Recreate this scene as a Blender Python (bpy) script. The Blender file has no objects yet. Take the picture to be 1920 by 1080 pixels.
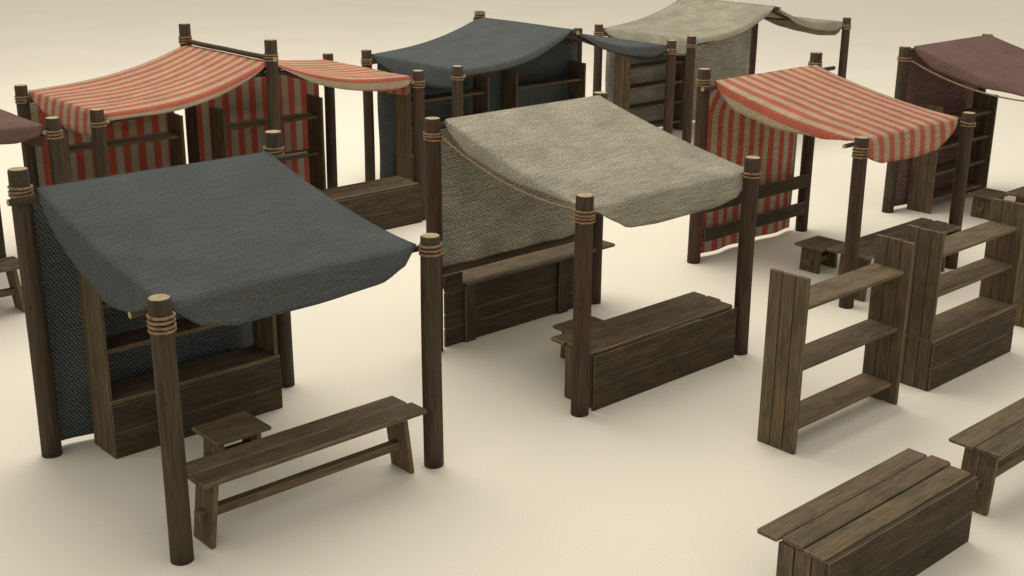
import bpy, bmesh, math, random
from mathutils import Vector, Matrix
random.seed(7)
S = bpy.context.scene
COL = S.collection
PI = math.pi

# ------------------------------------------------------------ camera
F, PITCH, ROLL, YAW, CAMH = 2335.83, math.radians(18.419), math.radians(0.462), math.radians(42.209), 5.0
cd = bpy.data.cameras.new('camera'); cam = bpy.data.objects.new('camera', cd); COL.objects.link(cam)
cd.sensor_width = 36; cd.lens = F/1920*36; cd.clip_end = 2000; cd.clip_start = 0.1
c_, s_ = math.cos(PITCH), math.sin(PITCH); cr, sr = math.cos(ROLL), math.sin(ROLL)
Rm = Matrix(((cr, -sr, 0), (sr, cr, 0), (0, 0, 1))) @ Matrix(((1, 0, 0), (0, -s_, -c_), (0, c_, -s_)))
Wm = Matrix(((math.cos(YAW), -math.sin(YAW), 0), (math.sin(YAW), math.cos(YAW), 0), (0, 0, 1)))
M = Rm @ Wm
rt, dn, fw = Vector(M[0]), Vector(M[1]), Vector(M[2])
m4 = Matrix((rt, -dn, -fw)).transposed().to_4x4(); m4.translation = (0, 0, CAMH)
cam.matrix_world = m4
S.camera = cam

# ------------------------------------------------------------ world, lamps, exposure
w = bpy.data.worlds.new('World'); S.world = w; w.use_nodes = True
nt = w.node_tree; bg = nt.nodes['Background']
tc = nt.nodes.new('ShaderNodeTexCoord'); sp = nt.nodes.new('ShaderNodeSeparateXYZ'); rp = nt.nodes.new('ShaderNodeValToRGB')
nt.links.new(tc.outputs['Generated'], sp.inputs[0]); nt.links.new(sp.outputs['Z'], rp.inputs[0]); nt.links.new(rp.outputs[0], bg.inputs[0])
rp.color_ramp.elements[0].position = 0.0; rp.color_ramp.elements[0].color = (.70, .665, .58, 1)
rp.color_ramp.elements[1].position = 0.7; rp.color_ramp.elements[1].color = (1.0, .96, .87, 1)
bg.inputs[1].default_value = 0.765

def area(name, loc, target, size, energy, color):
    l = bpy.data.lights.new(name, 'AREA'); l.shape = 'DISK'; l.size = size; l.energy = energy; l.color = color
    o = bpy.data.objects.new(name, l); COL.objects.link(o); o.location = loc
    o.rotation_euler = (Vector(target)-Vector(loc)).to_track_quat('-Z', 'Y').to_euler()
    return o
area('studio_lamp', (12.0, 17.5, 17), (13.5, 17, 0), 18, 2500, (1, .95, .85))

S.view_settings.view_transform = 'Standard'; S.view_settings.look = 'None'
S.view_settings.gamma = 1; S.view_settings.exposure = 0.0; S.view_settings.use_curve_mapping = False
S.render.engine = 'CYCLES'

# ------------------------------------------------------------ helpers: nodes
def mat(name, rough=.85):
    m = bpy.data.materials.new(name); m.use_nodes = True
    b = m.node_tree.nodes['Principled BSDF']; b.inputs['Roughness'].default_value = rough
    b.inputs['Specular IOR Level'].default_value = .25
    return m, m.node_tree, b
def N(t, typ, **k):
    n = t.nodes.new(typ)
    for a, v in k.items(): setattr(n, a, v)
    return n
def setin(n, **k):
    for a, v in k.items(): n.inputs[a.replace('_', ' ')].default_value = v
def mth(t, op, a, b=None, c=None):
    n = N(t, 'ShaderNodeMath', operation=op)
    for i, x in enumerate((a, b, c)):
        if x is None: continue
        if isinstance(x, (int, float)): n.inputs[i].default_value = x
        else: t.links.new(x, n.inputs[i])
    return n.outputs[0]
def ramp(t, fac, stops):
    r = N(t, 'ShaderNodeValToRGB'); e = r.color_ramp.elements
    while len(e) < len(stops): e.new(.5)
    for el, (p, c) in zip(e, stops): el.position = p; el.color = (*c, 1)
    t.links.new(fac, r.inputs[0]); return r.outputs[0]
def noise(t, vec, scale=(1, 1, 1), s=1, detail=4, rough=.55, dist=0):
    mp = N(t, 'ShaderNodeMapping'); mp.inputs['Scale'].default_value = scale; t.links.new(vec, mp.inputs[0])
    n = N(t, 'ShaderNodeTexNoise'); setin(n, Scale=s, Detail=detail, Roughness=rough, Distortion=dist)
    t.links.new(mp.outputs[0], n.inputs['Vector']); return n.outputs['Fac']
def mixc(t, fac, a, b, mode='MIX'):
    n = N(t, 'ShaderNodeMix', data_type='RGBA', blend_type=mode)
    for sock, x in ((n.inputs[0], fac), (n.inputs[6], a), (n.inputs[7], b)):
        if isinstance(x, (int, float)): sock.default_value = x
        elif isinstance(x, tuple): sock.default_value = (*x, 1)
        else: t.links.new(x, sock)
    return n.outputs[2]
def bump(t, b, h, strength, dist):
    n = N(t, 'ShaderNodeBump'); setin(n, Strength=strength, Distance=dist)
    t.links.new(h, n.inputs['Height']); t.links.new(n.outputs[0], b.inputs['Normal'])

def wood(name, dark, mid, light, k=1.0):
    m, t, b = mat(name, .8)
    uv = N(t, 'ShaderNodeUVMap'); v = uv.outputs[0]
    g = noise(t, v, (2.0, 60, 1), 1, 8, .72, .4)
    fine = noise(t, v, (9, 170, 1), 1, 4, .7)
    blot = noise(t, v, (1.6, 4.5, 1), 1.5, 4, .6, .6)
    plank = noise(t, v, (.02, .02, 1), 1, 0)
    f = mth(t, 'ADD', mth(t, 'MULTIPLY', g, .62), mth(t, 'MULTIPLY', fine, .38))
    col = ramp(t, f, [(.33, dark), (.49, mid), (.64, light)])
    col = mixc(t, 1.0, col, ramp(t, blot, [(.30, (.62, .64, .64)), (.52, (1, 1, 1)), (.72, (1.30, 1.14, .96))]), 'MULTIPLY')
    col = mixc(t, 1.0, col, ramp(t, plank, [(.3, (.84, .85, .86)), (.7, (1.14, 1.12, 1.08))]), 'MULTIPLY')
    t.links.new(col, b.inputs['Base Color'])
    bump(t, b, f, .8*k, .008)
    return m
W_TOP = wood('weathered_plank_wood', (.050, .035, .019), (.120, .088, .050), (.195, .150, .092))
W_EDGE = wood('worn_plank_edge', (.10, .077, .047), (.165, .13, .083), (.23, .185, .12))
W_SHADED = wood('shaded_plank_wood', (.019, .013, .007), (.054, .038, .021), (.105, .077, .046))  # plank wood with the shade of upright front faces put into its colour

def postmat(name, a, bb, c, red):
    m, t, b = mat(name, .78)
    uv = N(t, 'ShaderNodeUVMap'); v = uv.outputs[0]
    g = noise(t, v, (1.6, 30, 1), 1, 7, .72, .4)
    st = noise(t, v, (1.6, 3, 1), 1.6, 3, .55, .8)
    kn = noise(t, v, (3, 14, 1), 1.5, 4, .7, .2)
    col = ramp(t, g, [(.3, a), (.5, bb), (.72, c)])
    col = mixc(t, mth(t, 'MULTIPLY', ramp(t, st, [(.45, (0, 0, 0)), (.68, (1, 1, 1))]), .75), col, red)
    col = mixc(t, ramp(t, kn, [(.62, (0, 0, 0)), (.72, (1, 1, 1))]), col, tuple(x*.45 for x in a))
    t.links.new(col, b.inputs['Base Color']); bump(t, b, g, .5, .006)
    return m
P_BROWN = postmat('brown_log_wood', (.022, .015, .009), (.056, .040, .024), (.105, .077, .049), (.058, .042, .027))
P_RED = postmat('reddish_log_wood', (.024, .015, .010), (.058, .037, .023), (.105, .071, .045), (.074, .035, .022))
m, t, b = mat('log_end_grain'); v = N(t, 'ShaderNodeTexCoord').outputs['Object']
t.links.new(ramp(t, noise(t, v, (1, 1, 1), 26, 4), [(.3, (.26, .20, .115)), (.7, (.50, .41, .25))]), b.inputs['Base Color']); P_END = m

m, t, b = mat('hemp_rope', .9); v = N(t, 'ShaderNodeUVMap').outputs[0]
t.links.new(ramp(t, noise(t, v, (30, 8, 1), 1, 4), [(.3, (.15, .092, .05)), (.7, (.36, .24, .14))]), b.inputs['Base Color']); ROPE = m

def cloth(name, cols, stripe=None, cell=.021, gap=.42, bstr=1.0, blotch=.16, tint=None):
    """woven cloth. cols = thread colour (or two stripe colours). gap = depth of the dark holes between threads"""
    m, t, b = mat(name, .95); b.inputs['Specular IOR Level'].default_value = .08
    uv = N(t, 'ShaderNodeUVMap').outputs[0]
    wob = N(t, 'ShaderNodeTexNoise'); setin(wob, Scale=3.0, Detail=2); t.links.new(uv, wob.inputs['Vector'])
    dv = N(t, 'ShaderNodeVectorMath', operation='SCALE'); dv.inputs[3].default_value = .02; t.links.new(wob.outputs['Color'], dv.inputs[0])
    ad = N(t, 'ShaderNodeVectorMath', operation='ADD'); t.links.new(uv, ad.inputs[0]); t.links.new(dv.outputs[0], ad.inputs[1])
    sx = N(t, 'ShaderNodeSeparateXYZ'); t.links.new(ad.outputs[0], sx.inputs[0]); U, V = sx.outputs[0], sx.outputs[1]
    k = PI/cell
    # offset rows of short horizontal floats, like a coarse basket weave
    row = mth(t, 'FLOOR', mth(t, 'DIVIDE', V, cell*.62))
    sh = mth(t, 'MULTIPLY', row, cell*.43)
    a = mth(t, 'ABSOLUTE', mth(t, 'SINE', mth(t, 'MULTIPLY', mth(t, 'ADD', U, sh), k)))
    c = mth(t, 'ABSOLUTE', mth(t, 'SINE', mth(t, 'MULTIPLY', V, PI/(cell*.62))))
    h = mth(t, 'MULTIPLY', mth(t, 'POWER', a, .9), mth(t, 'POWER', c, .8))
    ir = noise(t, uv, (40, 40, 1), 1, 3, .7)
    sl = noise(t, uv, (3, 60, 1), 1, 3, .6)
    big = noise(t, uv, (1, 1, 1), 1.7, 4, .6)
    if stripe:
        s0 = N(t, 'ShaderNodeSeparateXYZ'); t.links.new(uv, s0.inputs[0])
        x = mth(t, 'FRACT', mth(t, 'ADD', mth(t, 'DIVIDE', s0.outputs[0], stripe), mth(t, 'MULTIPLY', ir, .06)))
        e = mth(t, 'GREATER_THAN', x, .5)
        base = mixc(t, e, cols[0], cols[1])
    else: base = mixc(t, 0.0, cols[0], cols[0])
    if tint: base = mixc(t, mth(t, 'MULTIPLY', ramp(t, noise(t, uv, (2.2, 5, 1), 1, 4, .6), [(.5, (0, 0, 0)), (.72, (1, 1, 1))]), .45), base, tint)
    hole = ramp(t, h, [(.08, (1-gap,)*3), (.62, (1.0+gap*.45,)*3)])
    base = mixc(t, 1.0, base, hole, 'MULTIPLY')
    base = mixc(t, 1.0, base, ramp(t, ir, [(.3, (1-blotch*1.3,)*3), (.7, (1+blotch*1.3,)*3)]), 'MULTIPLY')
    base = mixc(t, 1.0, base, ramp(t, sl, [(.3, (1-blotch,)*3), (.7, (1+blotch,)*3)]), 'MULTIPLY')
    base = mixc(t, 1.0, base, ramp(t, big, [(.3, (1-blotch*.7,)*3), (.7, (1+blotch*.7,)*3)]), 'MULTIPLY')
    t.links.new(base, b.inputs['Base Color'])
    bump(t, b, mth(t, 'ADD', h, mth(t, 'MULTIPLY', ir, .5)), bstr, .012)
    return m
RED = (.62, .165, .105); BEI = (.55, .445, .30)
C_SLATE = cloth('slate_blue_canvas', [(.128, .146, .142)], gap=.46, cell=.022, tint=(.165, .135, .105))
C_SLATE_W = cloth('slate_blue_open_weave', [(.145, .165, .165)], gap=.96, cell=.034)
C_LINEN = cloth('undyed_linen_canvas', [(.50, .465, .35)], gap=.36, cell=.021, blotch=.27, tint=(.36, .33, .25))
C_LINEN_W = cloth('undyed_linen_open_weave', [(.50, .48, .39)], gap=.97, cell=.032, blotch=.32)
C_PLUM = cloth('plum_brown_canvas', [(.23, .140, .115)], gap=.50, cell=.026, tint=(.17, .12, .085))
C_PLUM_W = cloth('plum_brown_open_weave', [(.26, .155, .14)], gap=.92, cell=.034, blotch=.32)
C_STRIPE = cloth('red_striped_canvas', [RED, BEI], stripe=.235, gap=.34, cell=.026, blotch=.17)
C_STRIPE_W = cloth('red_striped_open_weave', [(.70, .155, .10), (.60, .545, .40)], stripe=.235, gap=.90, cell=.034, blotch=.22)

m, t, b = mat('cream_studio_floor', .95); v = N(t, 'ShaderNodeTexCoord').outputs['Object']; b.inputs['Specular IOR Level'].default_value = .1
n1 = noise(t, v, (1, 1, 1), 62, 3, .75); n2 = noise(t, v, (1, 1, 1), .35, 3, .5)
cc = ramp(t, n1, [(.3, (.755, .705, .59)), (.7, (.875, .82, .69))])
t.links.new(mixc(t, 1.0, cc, ramp(t, n2, [(.3, (.975,)*3), (.7, (1.02,)*3)]), 'MULTIPLY'), b.inputs['Base Color']); FLOOR = m

# ------------------------------------------------------------ helpers: geometry
class MB:
    def __init__(s): s.v = []; s.f = []; s.uv = []; s.mi = []
    def face(s, idx, uv, mi=0): s.f.append(idx); s.uv.append(uv); s.mi.append(mi)
    def box(s, a, b, ch=.007, grain=0, rot=None, piv=None, edge=1, taper=None):
        """chamfered board from corner a to corner b, grain along axis `grain`"""
        lo = [min(x, y) for x, y in zip(a, b)]; hi = [max(x, y) for x, y in zip(a, b)]
        ch = min(ch, *( (hi[i]-lo[i])*.35 for i in range(3)))
        off = (random.uniform(0, 60), random.uniform(0, 60))
        base = len(s.v); ids = {}
        for ix in (0, 1):
            for iy in (0, 1):
                for iz in (0, 1):
                    for ax in range(3):   # vertex lying on face normal to ax
                        p = []
                        for i, k in enumerate((ix, iy, iz)):
                            e = hi[i] if k else lo[i]
                            if i != ax: e += -ch if k else ch
                            p.append(e)
                        ids[(ix, iy, iz, ax)] = len(s.v); s.v.append(Vector(p))
        def uvf(idx, ax):
            o = [i for i in range(3) if i != grain]
            res = []
            for i in idx:
                p = s.v[i]; cross = p[o[0]] if (ax == o[1] or ax == grain) else p[o[1]]
                al = p[grain] if ax != grain else p[o[1]]
                res.append((al+off[0], cross+off[1]+.37*ax))
            return res
        def quad(idx, ax, mi):
            cen = sum((s.v[i] for i in idx), Vector())/len(idx); mid = Vector([(l+h)/2 for l, h in zip(lo, hi)])
            n = (s.v[idx[1]]-s.v[idx[0]]).cross(s.v[idx[2]]-s.v[idx[0]])
            if n.dot(cen-mid) < 0: idx = idx[::-1]
            s.face(idx, uvf(idx, ax), mi)
        for ax in range(3):
            o = [i for i in range(3) if i != ax]
            for k in (0, 1):
                q = []
                for p, r in ((0, 0), (1, 0), (1, 1), (0, 1)):
                    key = [0, 0, 0]; key[ax] = k; key[o[0]] = p; key[o[1]] = r; q.append(ids[(*key, ax)])
                quad(q, ax, 0)
            for p in (0, 1):
                for r in (0, 1):
                    ka = [0, 0, 0]; ka[o[0]] = p; ka[o[1]] = r; kb = list(ka); kb[ax] = 1
                    quad([ids[(*ka, o[0])], ids[(*kb, o[0])], ids[(*kb, o[1])], ids[(*ka, o[1])]], o[0], edge)
        for ix in (0, 1):
            for iy in (0, 1):
                for iz in (0, 1): quad([ids[(ix, iy, iz, a_)] for a_ in range(3)], 0, edge)
        if taper:
            for i in range(base, len(s.v)): s.v[i] = taper(s.v[i])
        if rot:
            R = Matrix.Rotation(rot[1], 3, rot[0]); pv = Vector(piv)
            for i in range(base, len(s.v)): s.v[i] = R @ (s.v[i]-pv)+pv
        return s
    def tube(s, pts, rad, n=12, mi=0, cap=None, lobes=0, twist=0, amp=.2, closed=False, wob=0):
        pts = [Vector(p) for p in pts]; off = random.uniform(0, 50); rings = []
        up = None; L = 0; K = len(pts); ph = random.uniform(0, 6)
        for i, p in enumerate(pts):
            if closed: d = pts[(i+1) % K]-pts[i-1]
            else: d = pts[min(i+1, K-1)]-pts[max(i-1, 0)]
            d.normalize()
            if up is None: up = d.orthogonal().normalized()
            up = (up-d*up.dot(d)).normalized(); sd = d.cross(up)
            if i: L += (p-pts[i-1]).length
            r = rad(i/(K-1)) if callable(rad) else rad
            ring = []
            for j in range(n):
                a = 2*PI*j/n
                rr = r*(1+amp*(abs(math.sin(lobes*.5*(a)+twist*L))-.5)) if lobes else r
                if wob: rr *= 1+wob*(math.sin(3*a+ph+L*1.3)+.6*math.sin(5*a-ph+L*2.1))
                ring.append(len(s.v)); s.v.append(p+(up*math.cos(a)+sd*math.sin(a))*rr)
            rings.append((ring, L))
        prs = list(zip(rings[:-1], rings[1:]))
        if closed: prs.append((rings[-1], (rings[0][0], L+.02)))
        rc = (rad(0) if callable(rad) else rad)*2*PI
        for (A, la), (B, lb) in prs:
            for j in range(n):
                k = (j+1) % n; u0, u1 = j/n*rc+off, (j+1)/n*rc+off
                s.face([A[j], A[k], B[k], B[j]], [(la+off, u0), (la+off, u1), (lb+off, u1), (lb+off, u0)], mi)
        if cap is not None and not closed:
            for ring, fl in ((rings[0][0], True), (rings[-1][0], False)):
                q = ring[::-1] if fl else ring
                s.face(q, [(s.v[i].x*3, s.v[i].y*3) for i in q], cap)
        return s
    def grid(s, P, UV, mi=0):
        base = len(s.v); R, Cn = len(P), len(P[0])
        for r in P: s.v += [Vector(p) for p in r]
        for i in range(R-1):
            for j in range(Cn-1):
                q = [(i, j), (i, j+1), (i+1, j+1), (i+1, j)]
                s.face([base+a*Cn+b for a, b in q], [UV[a][b] for a, b in q], mi)
        return s
    def build(s, name, mats, parent=None, smooth=False, solid=None, merge=False):
        me = bpy.data.meshes.new(name); me.from_pydata([tuple(v) for v in s.v], [], s.f)
        ul = me.uv_layers.new(name='UVMap'); k = 0
        for uvs in s.uv:
            for u in uvs: ul.data[k].uv = u; k += 1
        for m in (mats if isinstance(mats, (list, tuple)) else [mats]): me.materials.append(m)
        for p, mi in zip(me.polygons, s.mi): p.material_index = mi; p.use_smooth = smooth and mi != 9 and len(p.vertices) < 6
        me.update()
        if merge:
            bm = bmesh.new(); bm.from_mesh(me); bmesh.ops.remove_doubles(bm, verts=bm.verts, dist=1e-5); bm.to_mesh(me); bm.free()
        o = bpy.data.objects.new(name, me); COL.objects.link(o)
        if parent: o.parent = parent
        if solid:
            md = o.modifiers.new('thickness', 'SOLIDIFY'); md.thickness = solid; md.offset = -1
        return o

def thing(name, loc, label, cat, group=None, rz=0):
    o = bpy.data.objects.new(name, None); COL.objects.link(o); o.empty_display_size = .3
    o.location = loc; o.rotation_euler = (0, 0, rz); tag(o, label, cat, group); return o
def tag(o, label, cat, group=None):
    o['label'] = label; o['category'] = cat
    if group: o['group'] = group
def dup(root, loc, label, group=None, rz=0):
    r = root.copy(); COL.objects.link(r); r.location = loc; r.rotation_euler = (0, 0, rz); r['label'] = label
    if group: r['group'] = group
    for ch in root.children:
        c = ch.copy(); COL.objects.link(c); c.parent = r
        for g in ch.children:
            d = g.copy(); COL.objects.link(d); d.parent = c
    return r

# ------------------------------------------------------------ the floor
fb = MB(); Z = 400
fb.grid([[(-Z, -Z, 0), (Z, -Z, 0)], [(-Z, Z, 0), (Z, Z, 0)]], [[(0, 0), (1, 0)], [(0, 1), (1, 1)]])
g = fb.build('ground', FLOOR); g['kind'] = 'structure'; g['label'] = 'plain cream studio floor'

WM = [W_TOP, W_EDGE]; DM = [W_SHADED, W_EDGE]
# ------------------------------------------------------------ stall parts
PR = .086
def coil(post, x, y, z0, z1, turns, r=PR):
    mb = MB(); k = max(1, turns)
    rr = .0108
    for i in range(turns):
        z = z0+(z1-z0)*(i/(turns-1) if turns > 1 else .5); tl = random.uniform(-.010, .010); ph = random.uniform(0, 6)
        pts = [(x+(r+rr*.5)*math.cos(a), y+(r+rr*.5)*math.sin(a), z+tl*math.cos(a+ph)*.5) for a in [2*PI*j/56 for j in range(56)]]
        mb.tube(pts, rr, n=9, lobes=3, twist=42, amp=.42, closed=True)
    return mb.build('rope_binding', ROPE, post, smooth=True)
def post(root, x, y, h, mt, rope=None, turns=3, r=PR):
    mb = MB(); K = 10
    zs = [0]+[h*(i/K) for i in range(1, K)]+[h-.012, h]
    pts = [(x+.004*math.sin(z*2+x), y+.004*math.cos(z*1.7+y), z) for z in zs]
    base = [r*(1.03-.05*(z/h)) for z in zs]; base[-1] -= .008
    # ring by ring radius
    mb.tube(pts, lambda q: base[min(len(base)-1, round(q*(len(base)-1)))], n=22, mi=0, cap=1, wob=.012)
    o = mb.build('post', [mt, P_END], root, smooth=True)
    if rope:
        zc = (rope[0]+rope[1])/2; hw = min((turns-1)*.0185, (rope[1]-rope[0])/2)
        c = coil(o, x, y, zc-hw, zc+hw, turns, r*.99)
    return o
def pole(root, a, b, r, mt, name='beam', sagpts=None):
    mb = MB(); n = 8; a, b = Vector(a), Vector(b)
    pts = sagpts or [a.lerp(b, i/n)+Vector((0, 0, .002*math.sin(i*1.9))) for i in range(n+1)]
    mb.tube(pts, lambda q: r*(1+.015*math.sin(q*9)), n=12, cap=1)
    return mb.build(name, [mt, P_END], root, smooth=True)
def interp(tab, x):
    if x <= tab[0][0]: return tab[0][1]
    for (x0, y0), (x1, y1) in zip(tab, tab[1:]):
        if x <= x1:
            k = (x-x0)/(x1-x0); k = k*k*(3-2*k)*.45+k*.55
            return y0+(y1-y0)*k
    return tab[-1][1]
from mathutils import noise as mnoise
def wr(x, y, s=1.6, a=.012): return a*mnoise.noise(Vector((x*s, y*s, 3.1)))

def canopy_single(root, m, yb, yf, xb, xf, zb, zf, hem, crease, fdrop, name='canopy'):
    """sheet over two beams, sides drooping into loose hems, a front flap hanging over the front beam"""
    mb = MB(); NU, NV, NF = 30, 26, 6
    rows, uvs = [], []
    for iv in range(NV+1):
        v = iv/NV; y = yb+(yf-yb)*v; x0 = xb[0]+(xf[0]-xb[0])*v; x1 = xb[1]+(xf[1]-xb[1])*v; zl = zb+(zf-zb)*v
        row, uvr = [], []; hd = interp(hem, v); cdp = crease*math.sin(PI*v)**.8
        fl = max(.0, hd-cdp)
        for k in range(NF, 0, -1):
            q = k/NF; row.append((x0-.035*math.sin(PI*.5*q)*math.sin(PI*v), y, zl-cdp-fl*q**1.15)); uvr.append((x0-fl*q, y))
        for iu in range(NU+1):
            u = iu/NU; x = x0+(x1-x0)*u; d0 = x-x0; d1 = x1-x
            dz = cdp*(math.exp(-(d0/.26)**1.3)+.85*math.exp(-(d1/.30)**1.3))
            dz += .022*math.sin(PI*v)*math.sin(PI*u)+.012*math.exp(-(1-v)*abs(yf-yb)/.05)*min(1, 12*u*(1-u))
            row.append((x, y, zl-dz+wr(x, y)*math.sin(PI*v)**.5)); uvr.append((x, y))
        for k in range(1, NF+1):
            q = k/NF; row.append((x1+.035*math.sin(PI*.5*q)*math.sin(PI*v), y, zl-cdp*.85-fl*.9*q**1.15)); uvr.append((x1+fl*q, y))
        rows.append(row); uvs.append(uvr)
    mb.grid(rows, uvs)
    last = rows[-1][NF:NF+NU+1]; lu = uvs[-1][NF:NF+NU+1]
    fr, fu = [last], [lu]
    for k in range(1, 8):
        q = k/7; r_, ur = [], []
        for iu, (p, uu) in enumerate(zip(last, lu)):
            u = iu/NU; dr = interp(fdrop, u)
            yy = p[1]-.045*math.sin(q*PI*.5)**.8*min(1, dr*5)-.02*q*math.sin(u*9)*dr
            r_.append((p[0], yy, p[2]-dr*(q**1.2))); ur.append((uu[0], uu[1]-dr*q))
        fr.append(r_); fu.append(ur)
    mb.grid(fr, fu)
    return mb.build(name, m, root, smooth=True, solid=.007, merge=True)

def canopy_wing(root, m, xr, xs, yb, yf, zr, zs, sag, hem, sdrop):
    """one slope of a ridged roof: from the ridge xr down to the side xs, hem at the front, flap down the side"""
    mb = MB(); NT, NY = 26, 26; sg = 1 if xs > xr else -1; off = random.uniform(0, .1)
    rows, uvs = [], []
    for i in range(NT+1):
        t_ = i/NT; x = xr+(xs-xr)*t_; row, uvr = [], []
        zc = zr+(zs-zr)*t_-sag*math.sin(PI*t_**.9)
        for j in range(NY+1):
            w_ = j/NY; y = yb+(yf-yb)*w_
            ed = math.exp(-((1-w_)*abs(yf-yb)/.16)**1.4)
            z = zc-.03*math.sin(PI*w_)*math.sin(PI*t_)-.04*ed*math.sin(PI*t_)+wr(x, y)*math.sin(PI*w_)**.5
            row.append((x, y, z)); uvr.append((y, x*sg))
        hd = interp(hem, t_)
        for k in (1, 2, 3, 4):
            q = k/4; p = row[NY]; row.append((p[0], yf-.03*q, p[2]-hd*q)); uvr.append((yf-hd*q-.03*q, x*sg))
        rows.append(row); uvs.append(uvr)
    for k in range(1, 7):
        q = k/6; row, uvr = [], []
        for j in range(NY+5):
            w_ = min(1, j/NY); p = rows[NT][j]; dr = interp(sdrop, w_)
            if j > NY: dr *= .9
            row.append((p[0]+sg*.05*math.sin(q*PI*.5)*math.sin(PI*w_)**.5, p[1], p[2]-dr*q**1.1)); uvr.append((uvs[NT][j][0], xs*sg+dr*q))
        rows.append(row); uvs.append(uvr)
    mb.grid(rows, uvs)
    return mb.build('canopy', m, root, smooth=True, solid=.007)

def backcloth(root, m, x0, x1, y, z0, z1, lean=0):
    mb = MB(); rows, uvs = [], []; NX, NZ = 40, 24
    for i in range(NZ+1):
        z = z0+(z1-z0)*i/NZ; r_, ur = [], []
        for j in range(NX+1):
            x = x0+(x1-x0)*j/NX; k = 1-i/NZ
            xx = x+(.012*math.sin(z*3.1) if j in (0, NX) else 0)
            kl = max(0, (z-z1+.45)/.45)**1.5 if lean else 0
            if j == 0: xx += .09*kl
            r_.append((xx, y-lean*kl+(.012*math.sin(x*9+y)+.02*mnoise.noise(Vector((x*2.3, z*1.1, y))))*(.3+k), z)); ur.append((x, z))
        rows.append(r_); uvs.append(ur)
    mb.grid(rows, uvs); return mb.build('back_cloth', m, root, smooth=True, solid=.006)

# ------------------------------------------------------------ single stalls
def single(name, label, group, X, Y, d, w_, hb, hf, mt, cm, cw, can, ropes, tops, beams=True, rope=None, cloth_x=(.01, .13), clz=.045):
    root = thing(name, (X, Y, 0), label, 'market stall', group)
    P = [(0, 0, hb), (w_, 0, hb), (0, -d, hf), (w_, -d, hf)]
    for i, (px, py, h) in enumerate(P):
        post(root, px, py, h+tops[i], mt, ropes[i][:2], ropes[i][2])
    if beams:
        pole(root, (-.16, -PR-.03, 2.385), (w_+.30, -PR-.03, 2.385), .029, P_BROWN)
        pole(root, (-.18, -d+PR+.032, 1.995), (w_+.20, -d+PR+.032, 1.985), .026, P_BROWN)
    else:
        pole(root, (.0, -.05, 2.505), (w_, -.05, 2.505), .035, mt)
        pole(root, (.02, -d+.10, 1.965), (w_, -d+.10, 1.965), .03, mt)
    canopy_single(root, cm, *can)
    backcloth(root, cw, cloth_x[0], w_-cloth_x[1], (.10 if beams else .0), clz, 2.36 if beams else 2.47, .19 if beams else 0)
    if rope:
        mb = MB(); pts = []
        for i in range(61):
            q = i/60; pts.append((.03, -PR-.02+(-d+2*PR+.04)*q, interp2(rope, q)))
        mb.tube(pts, .011, n=9, lobes=3, twist=42, amp=.42); mb.build('rope', ROPE, root, smooth=True)
    return root
def interp2(tab, x):   # smooth catenary-like through three values: start, mid, end
    a, m_, b = tab; c = m_*4-a*2-b*2 if False else None
    # quadratic through (0,a) (.6,m_) (1,b)
    A = ((b-a)-(m_-a)/.6)/(1-.6); B = (b-a)-A
    return a+B*x+A*x*x

HEM1 = [(0, .03), (.03, .12), (.14, .27), (.33, .37), (.56, .44), (.75, .34), (.9, .12), (1, .0)]
FD1 = [(0, .0), (.04, .10), (.10, .20), (.24, .27), (.55, .27), (.82, .23), (.93, .14), (.98, .04), (1, 0)]
slate = single('market_stall', 'slate blue canvas stall at front left with a bench, stool and shelf counter under it', 'small market stalls', 3.77, 10.30, 2.415, 2.455, 2.63, 2.12,
    P_BROWN, C_SLATE, C_SLATE_W,
    (-.10, -2.335, (.10, 2.33), (.085, 2.37), 2.465, 2.035, HEM1, .09, FD1),
    [(2.41, 2.475, 3), (2.41, 2.475, 3), (1.875, 1.99, 4), (1.94, 2.065, 3)], (0, 0, 0, 0))
HEM3 = [(0, .03), (.05, .14), (.16, .27), (.45, .27), (.76, .16), (.93, .06), (1, .0)]
FD3 = [(0, .0), (.03, .16), (.08, .24), (.20, .32), (.55, .36), (.75, .33), (.93, .15), (1, 0)]
redst = single('market_stall', 'small stall with red striped canopy, striped back cloth and two plank rails', 'small market stalls', 12.70, 10.33, 2.41, 2.46, 2.62, 2.10,
    P_RED, C_STRIPE, C_STRIPE_W,
    (-.10, -2.32, (.10, 2.33), (.085, 2.38), 2.465, 2.035, HEM3, .08, FD3),
    [(2.41, 2.475, 3), (2.41, 2.475, 3), (1.87, 1.98, 4), (1.93, 1.98, 2)], (0, 0, 0, 0), cloth_x=(.01, .14))
for z in (.28, .69):
    MB().box((.088, -.055, z), (2.405, -.088, z+.19), grain=0).build('rail', DM, redst)
HEM2 = [(0, .04), (.05, .12), (.18, .22), (.5, .19), (.8, .08), (1, .0)]
FD2 = [(0, .02), (.06, .06), (.13, .16), (.22, .27), (.4, .30), (.75, .29), (.9, .24), (.96, .14), (1, .03)]
linen = single('market_stall', 'undyed linen stall in the centre with a sagging side rope and reddish posts', 'small market stalls', 7.985, 10.05, 2.24, 2.49, 2.585, 2.195,
    P_RED, C_LINEN, C_LINEN_W,
    (-.10, -2.15, (.085, 2.37), (.11, 2.555), 2.575, 2.035, HEM2, .05, FD2),
    [(2.365, 2.43, 3), (2.36, 2.43, 2), (1.95, 2.05, 4), (1.99, 2.04, 2)], (0, 0, 0, 0), beams=False, rope=(2.40, 2.055, 2.02), cloth_x=(.07, .05), clz=.88)
pole(linen, (0, -.01, .895), (2.49, -.01, .895), .042, P_RED)
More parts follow.
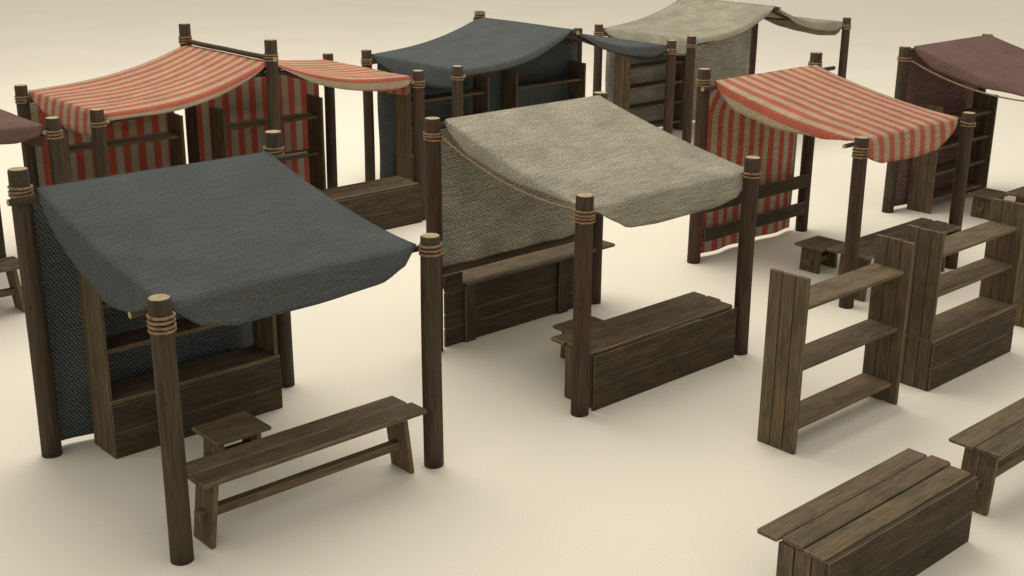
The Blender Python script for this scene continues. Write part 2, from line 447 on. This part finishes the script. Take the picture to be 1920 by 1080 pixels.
plum = single('market_stall', 'plum brown stall at right with a sagging side rope', 'small market stalls', 17.087, 10.076, 2.353, 2.475, 2.57, 2.14,
    P_BROWN, C_PLUM, C_PLUM_W,
    (-.10, -2.25, (.085, 2.36), (.11, 2.50), 2.575, 2.03, HEM2, .05, FD2),
    [(2.36, 2.41, 2), (2.36, 2.41, 2), (1.95, 2.02, 3), (1.95, 2.02, 3)], (0, 0, 0, 0), beams=False, rope=(2.37, 2.03, 2.02), cloth_x=(.07, .10))

# ------------------------------------------------------------ ridged double stalls
def double(label, X, Y, w_, d, hs, hr, mt, cm, cw, front_ridge=True, hemL=None, hemR=None, zr=2.60, clothsplit=False, rightmat=None, tn=(3, 3, 3, 2, 3, 3), cgap=.14):
    root = thing('market_stall', (X, Y, 0), label, 'market stall', 'large ridged market stalls')
    P = [(0, 0, hs), (w_/2, 0, hr), (w_, 0, hs), (0, -d, hs), (w_/2, -d, hr), (w_, -d, hs)]
    for i, (px, py, h) in enumerate(P):
        if i == 4 and not front_ridge: continue
        rz = (2.01, 2.105) if h == hs else (2.60, 2.72)
        tns = tn[i]
        if tns == 2: rz = (2.035, 2.10)
        post(root, px, py, h, (rightmat if (i == 5 and rightmat) else mt), rz, tns, r=PR*.985)
    m2 = mt
    pole(root, (w_/2, .14, hr-.25 if front_ridge else zr-.045), (w_/2, -d-.10, hr-.25 if front_ridge else zr-.045), .034, m2, 'beam')
    for x in (PR+.03, w_-PR-.03): pole(root, (x, .05, 2.09), (x, -d-.02, 2.09), .026, m2, 'beam')
    pole(root, (.0, -.10, 2.05), (w_, -.10, 2.05), .03, m2, 'beam')
    zs = 2.165
    for sgn, y in ((-1, -.10), (1, -.10), (-1, -d+.11), (1, -d+.11)):
        pts = []
        for i in range(13):
            q = i/12; x = w_/2+sgn*(w_/2-.03)*q
            pts.append((x, y, zr+(zs-zr)*q-.115*math.sin(PI*q**.9)-.085-.03*q))
        pole(root, 0*Vector((1, 1, 1)), (1, 1, 1), .03, m2, 'rafter', sagpts=pts)
    for sgn, hm in ((-1, hemL), (1, hemR)):
        sd = [(0, .03), (.1, .12), (.3, .24), (.5, .30), (.75, .33), (.93, .30), (.98, .2), (1, .10)]
        canopy_wing(root, cm, w_/2+sgn*.015, w_/2+sgn*(w_/2-PR-.005), -.02, -d+.03, zr, zs, .11 if sgn < 0 else .10, hm, sd)
    if clothsplit:
        backcloth(root, cw, .0, w_/2-.20, .10, .04, 2.05); backcloth(root, cw, w_/2, w_-.12, .10, .04, 2.05)
    else: backcloth(root, cw, .12, w_-cgap, -.13, .04, 2.05)
    return root
HL = [(0, .0), (.12, .06), (.35, .09), (.6, .09), (.85, .07), (1, .08)]
HR = [(0, .0), (.1, .05), (.3, .12), (.55, .14), (.85, .17), (.96, .12), (1, .03)]
estall = double('large ridged stall with red striped roof and two rear shelf racks', 6.33, 16.83, 4.925, 2.34, 2.25, 2.89, P_BROWN, C_STRIPE, C_STRIPE_W, True, HL, HR, 2.59, True, P_RED, (3, 3, 3, 2, 3, 3))
dstall = double('large ridged stall with slate blue roof behind the linen stall', 12.0, 16.81, 4.87, 2.325, 2.247, 2.657, P_BROWN, C_SLATE, C_SLATE_W, False, HL, HR, 2.61, False, P_RED, (3, 3, 3, 2, 3, 3))
tstall = double('large ridged stall with undyed linen roof, farthest at the top', 17.63, 17.0, 4.89, 2.33, 2.244, 2.773, P_RED, C_LINEN, C_LINEN_W, False, HL, HR, 2.62, False, None, (3, 3, 3, 2, 3, 3), cgap=.26)
vstall = double('large ridged stall with plum brown roof cut off by the left edge', .80, 16.63, 4.9, 2.33, 2.25, 2.77, P_BROWN, C_PLUM, C_PLUM_W, True, HL, HR, 2.60, False)

# ------------------------------------------------------------ furniture kinds
def jit(a): return random.uniform(-a, a)
def bevel_end(x1, y0, c=.035):      # clips the front right corner of a shelf
    def f(p):
        p = p.copy()
        if p.x > x1-.02 and p.y < y0+.03: p.x -= c
        return p
    return f
def panel(mb, x0, x1, y0, y1, z0, z1, n=3, gap=.011, axis='z'):
    w_ = (y1-y0-gap*(n-1))/n
    for i in range(n):
        a = y0+i*(w_+gap); mb.box((x0+jit(.002), a, z0), (x1+jit(.002), a+w_, z1+jit(.004)), .006, 2)
def shelf_unit(label, loc, shelves, counter=None, W=1.72, D=.41, H=1.68, name='shelf_rack', group='plank shelf racks'):
    r = thing(name, loc, label, 'shelf rack', group)
    for x in (0, W-.04):
        mb = MB(); panel(mb, x, x+.04, 0, D, 0, H); mb.build('side_panel', WM, r)
    for z in shelves:
        MB().box((.042, .045, z-.042), (W-.042, D-.02, z), .009, 0, taper=bevel_end(W-.042, .045)).build('shelf', WM, r)
    if counter:
        mb = MB(); mb.box((.0, -.028, counter-.045), (W+.005, D-.02, counter), .009, 0)
        mb.build('counter_top', WM, r)
        mb = MB(); hh = (counter-.05)/2
        mb.box((.005, -.034, .0), (W, -.004, hh-.004), .005, 0); mb.box((.008, -.034, hh+.002), (W-.003, -.004, 2*hh), .005, 0)
        mb.build('front_boards', DM, r)
    return r
def splay(leanx, z0, z1):
    def f(p):
        p = p.copy(); p.x += leanx*(1-(p.z-z0)/(z1-z0)); return p
    return f
def bench(label, loc, L=2.13, Wd=.46, H=.61, n=2, name='bench', cat='bench', group='plank benches', legw=.29, legx=.16, lean=.07):
    r = thing(name, loc, label, cat, group)
    mb = MB(); g_ = .014; pw = (Wd-g_*(n-1))/n
    for i in range(n):
        y = i*(pw+g_); mb.box((jit(.015), y, H-.042), (L+jit(.02), y+pw, H+jit(.003)), .012, 0)
    mb.build('seat' if cat != 'table' else 'table_top', WM, r)
    yc = Wd/2
    for x, s in ((legx, -1), (L-legx, 1)):
        mb = MB(); k = 3 if legw < .35 and cat == 'stool' else (2 if legw < .4 else 3); w_ = (legw-.006*(k-1))/k
        for i in range(k):
            y = yc-legw/2+i*(w_+.006); mb.box((x-.022, y, 0), (x+.022, y+w_, H-.044), .006, 2, taper=splay(s*lean, 0, H-.044))
        mb.build('leg', WM, r)
    zs = H*.47
    MB().box((legx-lean*.5-.085, yc-.045, zs-.075), (L-legx+lean*.5+.085, yc+.045, zs), .008, 0).build('stretcher', WM, r)
    return r
def counter(label, loc, L=2.0, Wd=.58, H=.60, group='plank counters', slit=.0):
    r = thing('counter', loc, label, 'counter', group)
    mb = MB(); g_ = .013; pw = (Wd-.0-2*g_)/3
    offs = ((-.0, -.03), (.02, .015), (-.01, .0))
    for i in range(3):
        y = i*(pw+g_); a, b_ = offs[i]
        mb.box((a, y, H-.045+jit(.003)), (L+b_, y+pw, H+jit(.004)), .012, 0)
    mb.build('counter_top', WM, r)
    for x in (.025, L-.075):
        mb = MB(); panel(mb, x, x+.04, -.012, .40, 0, H-.047); mb.build('side_panel', WM, r)
    mb = MB(); hz = .27
    mb.box((-.01, -.045, .0), (L-.01, -.015, hz-.004), .005, 0)
    mb.box((-.01, -.045, hz+.003), (L-.012, -.010+slit, H-.028+slit), .005, 0, rot=('Y', math.radians(.15)), piv=(0, 0, .4))
    mb.build('front_boards', DM, r)
    return r

# --- under the slate blue stall
shelf_counter = shelf_unit('shelf rack with closed counter base under the slate blue stall', (4.15, 9.86, 0), (1.43, 1.01), .555, W=1.74, D=.40, group='shelf racks with a counter base')
b1 = bench('long bench between the two front posts of the slate blue stall', (3.94, 7.78, 0))
st1 = bench('small stool behind the long bench under the slate blue stall', (4.62, 8.83, 0), L=.56, Wd=.45, H=.37, n=1, name='stool', cat='stool', group='small plank stools', legw=.30, legx=.10, lean=.02)
# --- linen stall
c1 = counter('long counter across the front of the linen stall', (8.13, 7.80, 0), L=2.20, Wd=.58, H=.605)
dup(st1, (8.82, 8.63, 0), 'small stool half hidden behind the counter of the linen stall')
r = thing('back_counter', (8.10, 10.0, 0), 'plank ledge on a low board wall below the back cloth of the linen stall', 'counter')
for x in (.29, 1.74): MB().box((x, .012, 0), (x+.155, .042, .66), .006, 2).build('leg', DM, r)
MB().box((.29, -.02, .675), (2.66, .42, .715), .012, 0).build('counter_top', WM, r)
mb = MB()
for i, (z0, z1) in enumerate(((.0, .21), (.217, .375), (.382, .632))): mb.box((.03, .052, z0), (2.33, .082, z1), .006, 0)
mb.box((.03, .052, .640), (2.33, .082, .673), .004, 0); mb.box((.02, .052, .676), (.285, .082, .83), .006, 0)
mb.build('board_wall', DM, r)
# --- red striped stall: stool and table
dup(st1, (13.47, 8.83, 0), 'small stool left of the plank table, beside the red striped stall', rz=0)
tb = bench('plank table under the small red striped stall, partly behind the open rack', (12.86, 7.79, 0), L=2.22, Wd=.58, H=.62, n=3, name='table', cat='table', group='plank tables', legw=.42, legx=.22, lean=.05)
# --- plum stall
s4 = shelf_unit('four shelf rack at the back of the plum brown stall at right', (17.47, 9.57, 0), (1.43, 1.03, .62, .21), W=1.74)
dup(st1, (17.78, 8.72, 0), 'small stool by the front of the plum brown stall at right')
dup(tb, (17.30, 7.75, 0), 'plank table at the right edge in front of the plum brown stall')
# --- free standing row
s3 = shelf_unit('open three shelf rack standing alone on the floor, right of centre', (8.80, 5.88, 0), (1.40, .82, .24), W=1.74)
dup(shelf_counter, (11.05, 5.88, 0), 'shelf rack with closed counter base standing right of the open rack')
dup(s3, (13.63, 5.88, 0), 'shelf rack cut off by the right edge, beside the rack with the counter base')
counter('low counter with three plank top, nearest at bottom right', (6.59, 4.08, 0), L=1.99, Wd=.57, H=.60, slit=.008)
dup(b1, (8.98, 4.06, 0), 'bench at the right edge behind the nearest counter')
# --- red ridged stall
dup(s3, (6.62, 16.24, 0), 'open rack in the left half of the red striped ridged stall')
dup(s3, (9.00, 16.24, 0), 'open rack in the right half of the red striped ridged stall')
dup(c1, (8.98, 14.38, 0), 'long counter at the front right of the red striped ridged stall')
# --- slate ridged stall
dup(shelf_counter, (12.36, 16.16, 0), 'shelf rack with counter base in the left half of the slate ridged stall', 'shelf racks with a counter base')
dup(s3, (14.82, 16.26, 0), 'open rack in the right half of the slate ridged stall')
# --- linen ridged stall
dup(s4, (17.92, 16.42, 0), 'four shelf rack in the left half of the far linen ridged stall')
# --- plum ridged stall
dup(b1, (3.05, 14.12, 0), 'bench cut off by the left edge under the plum ridged stall')
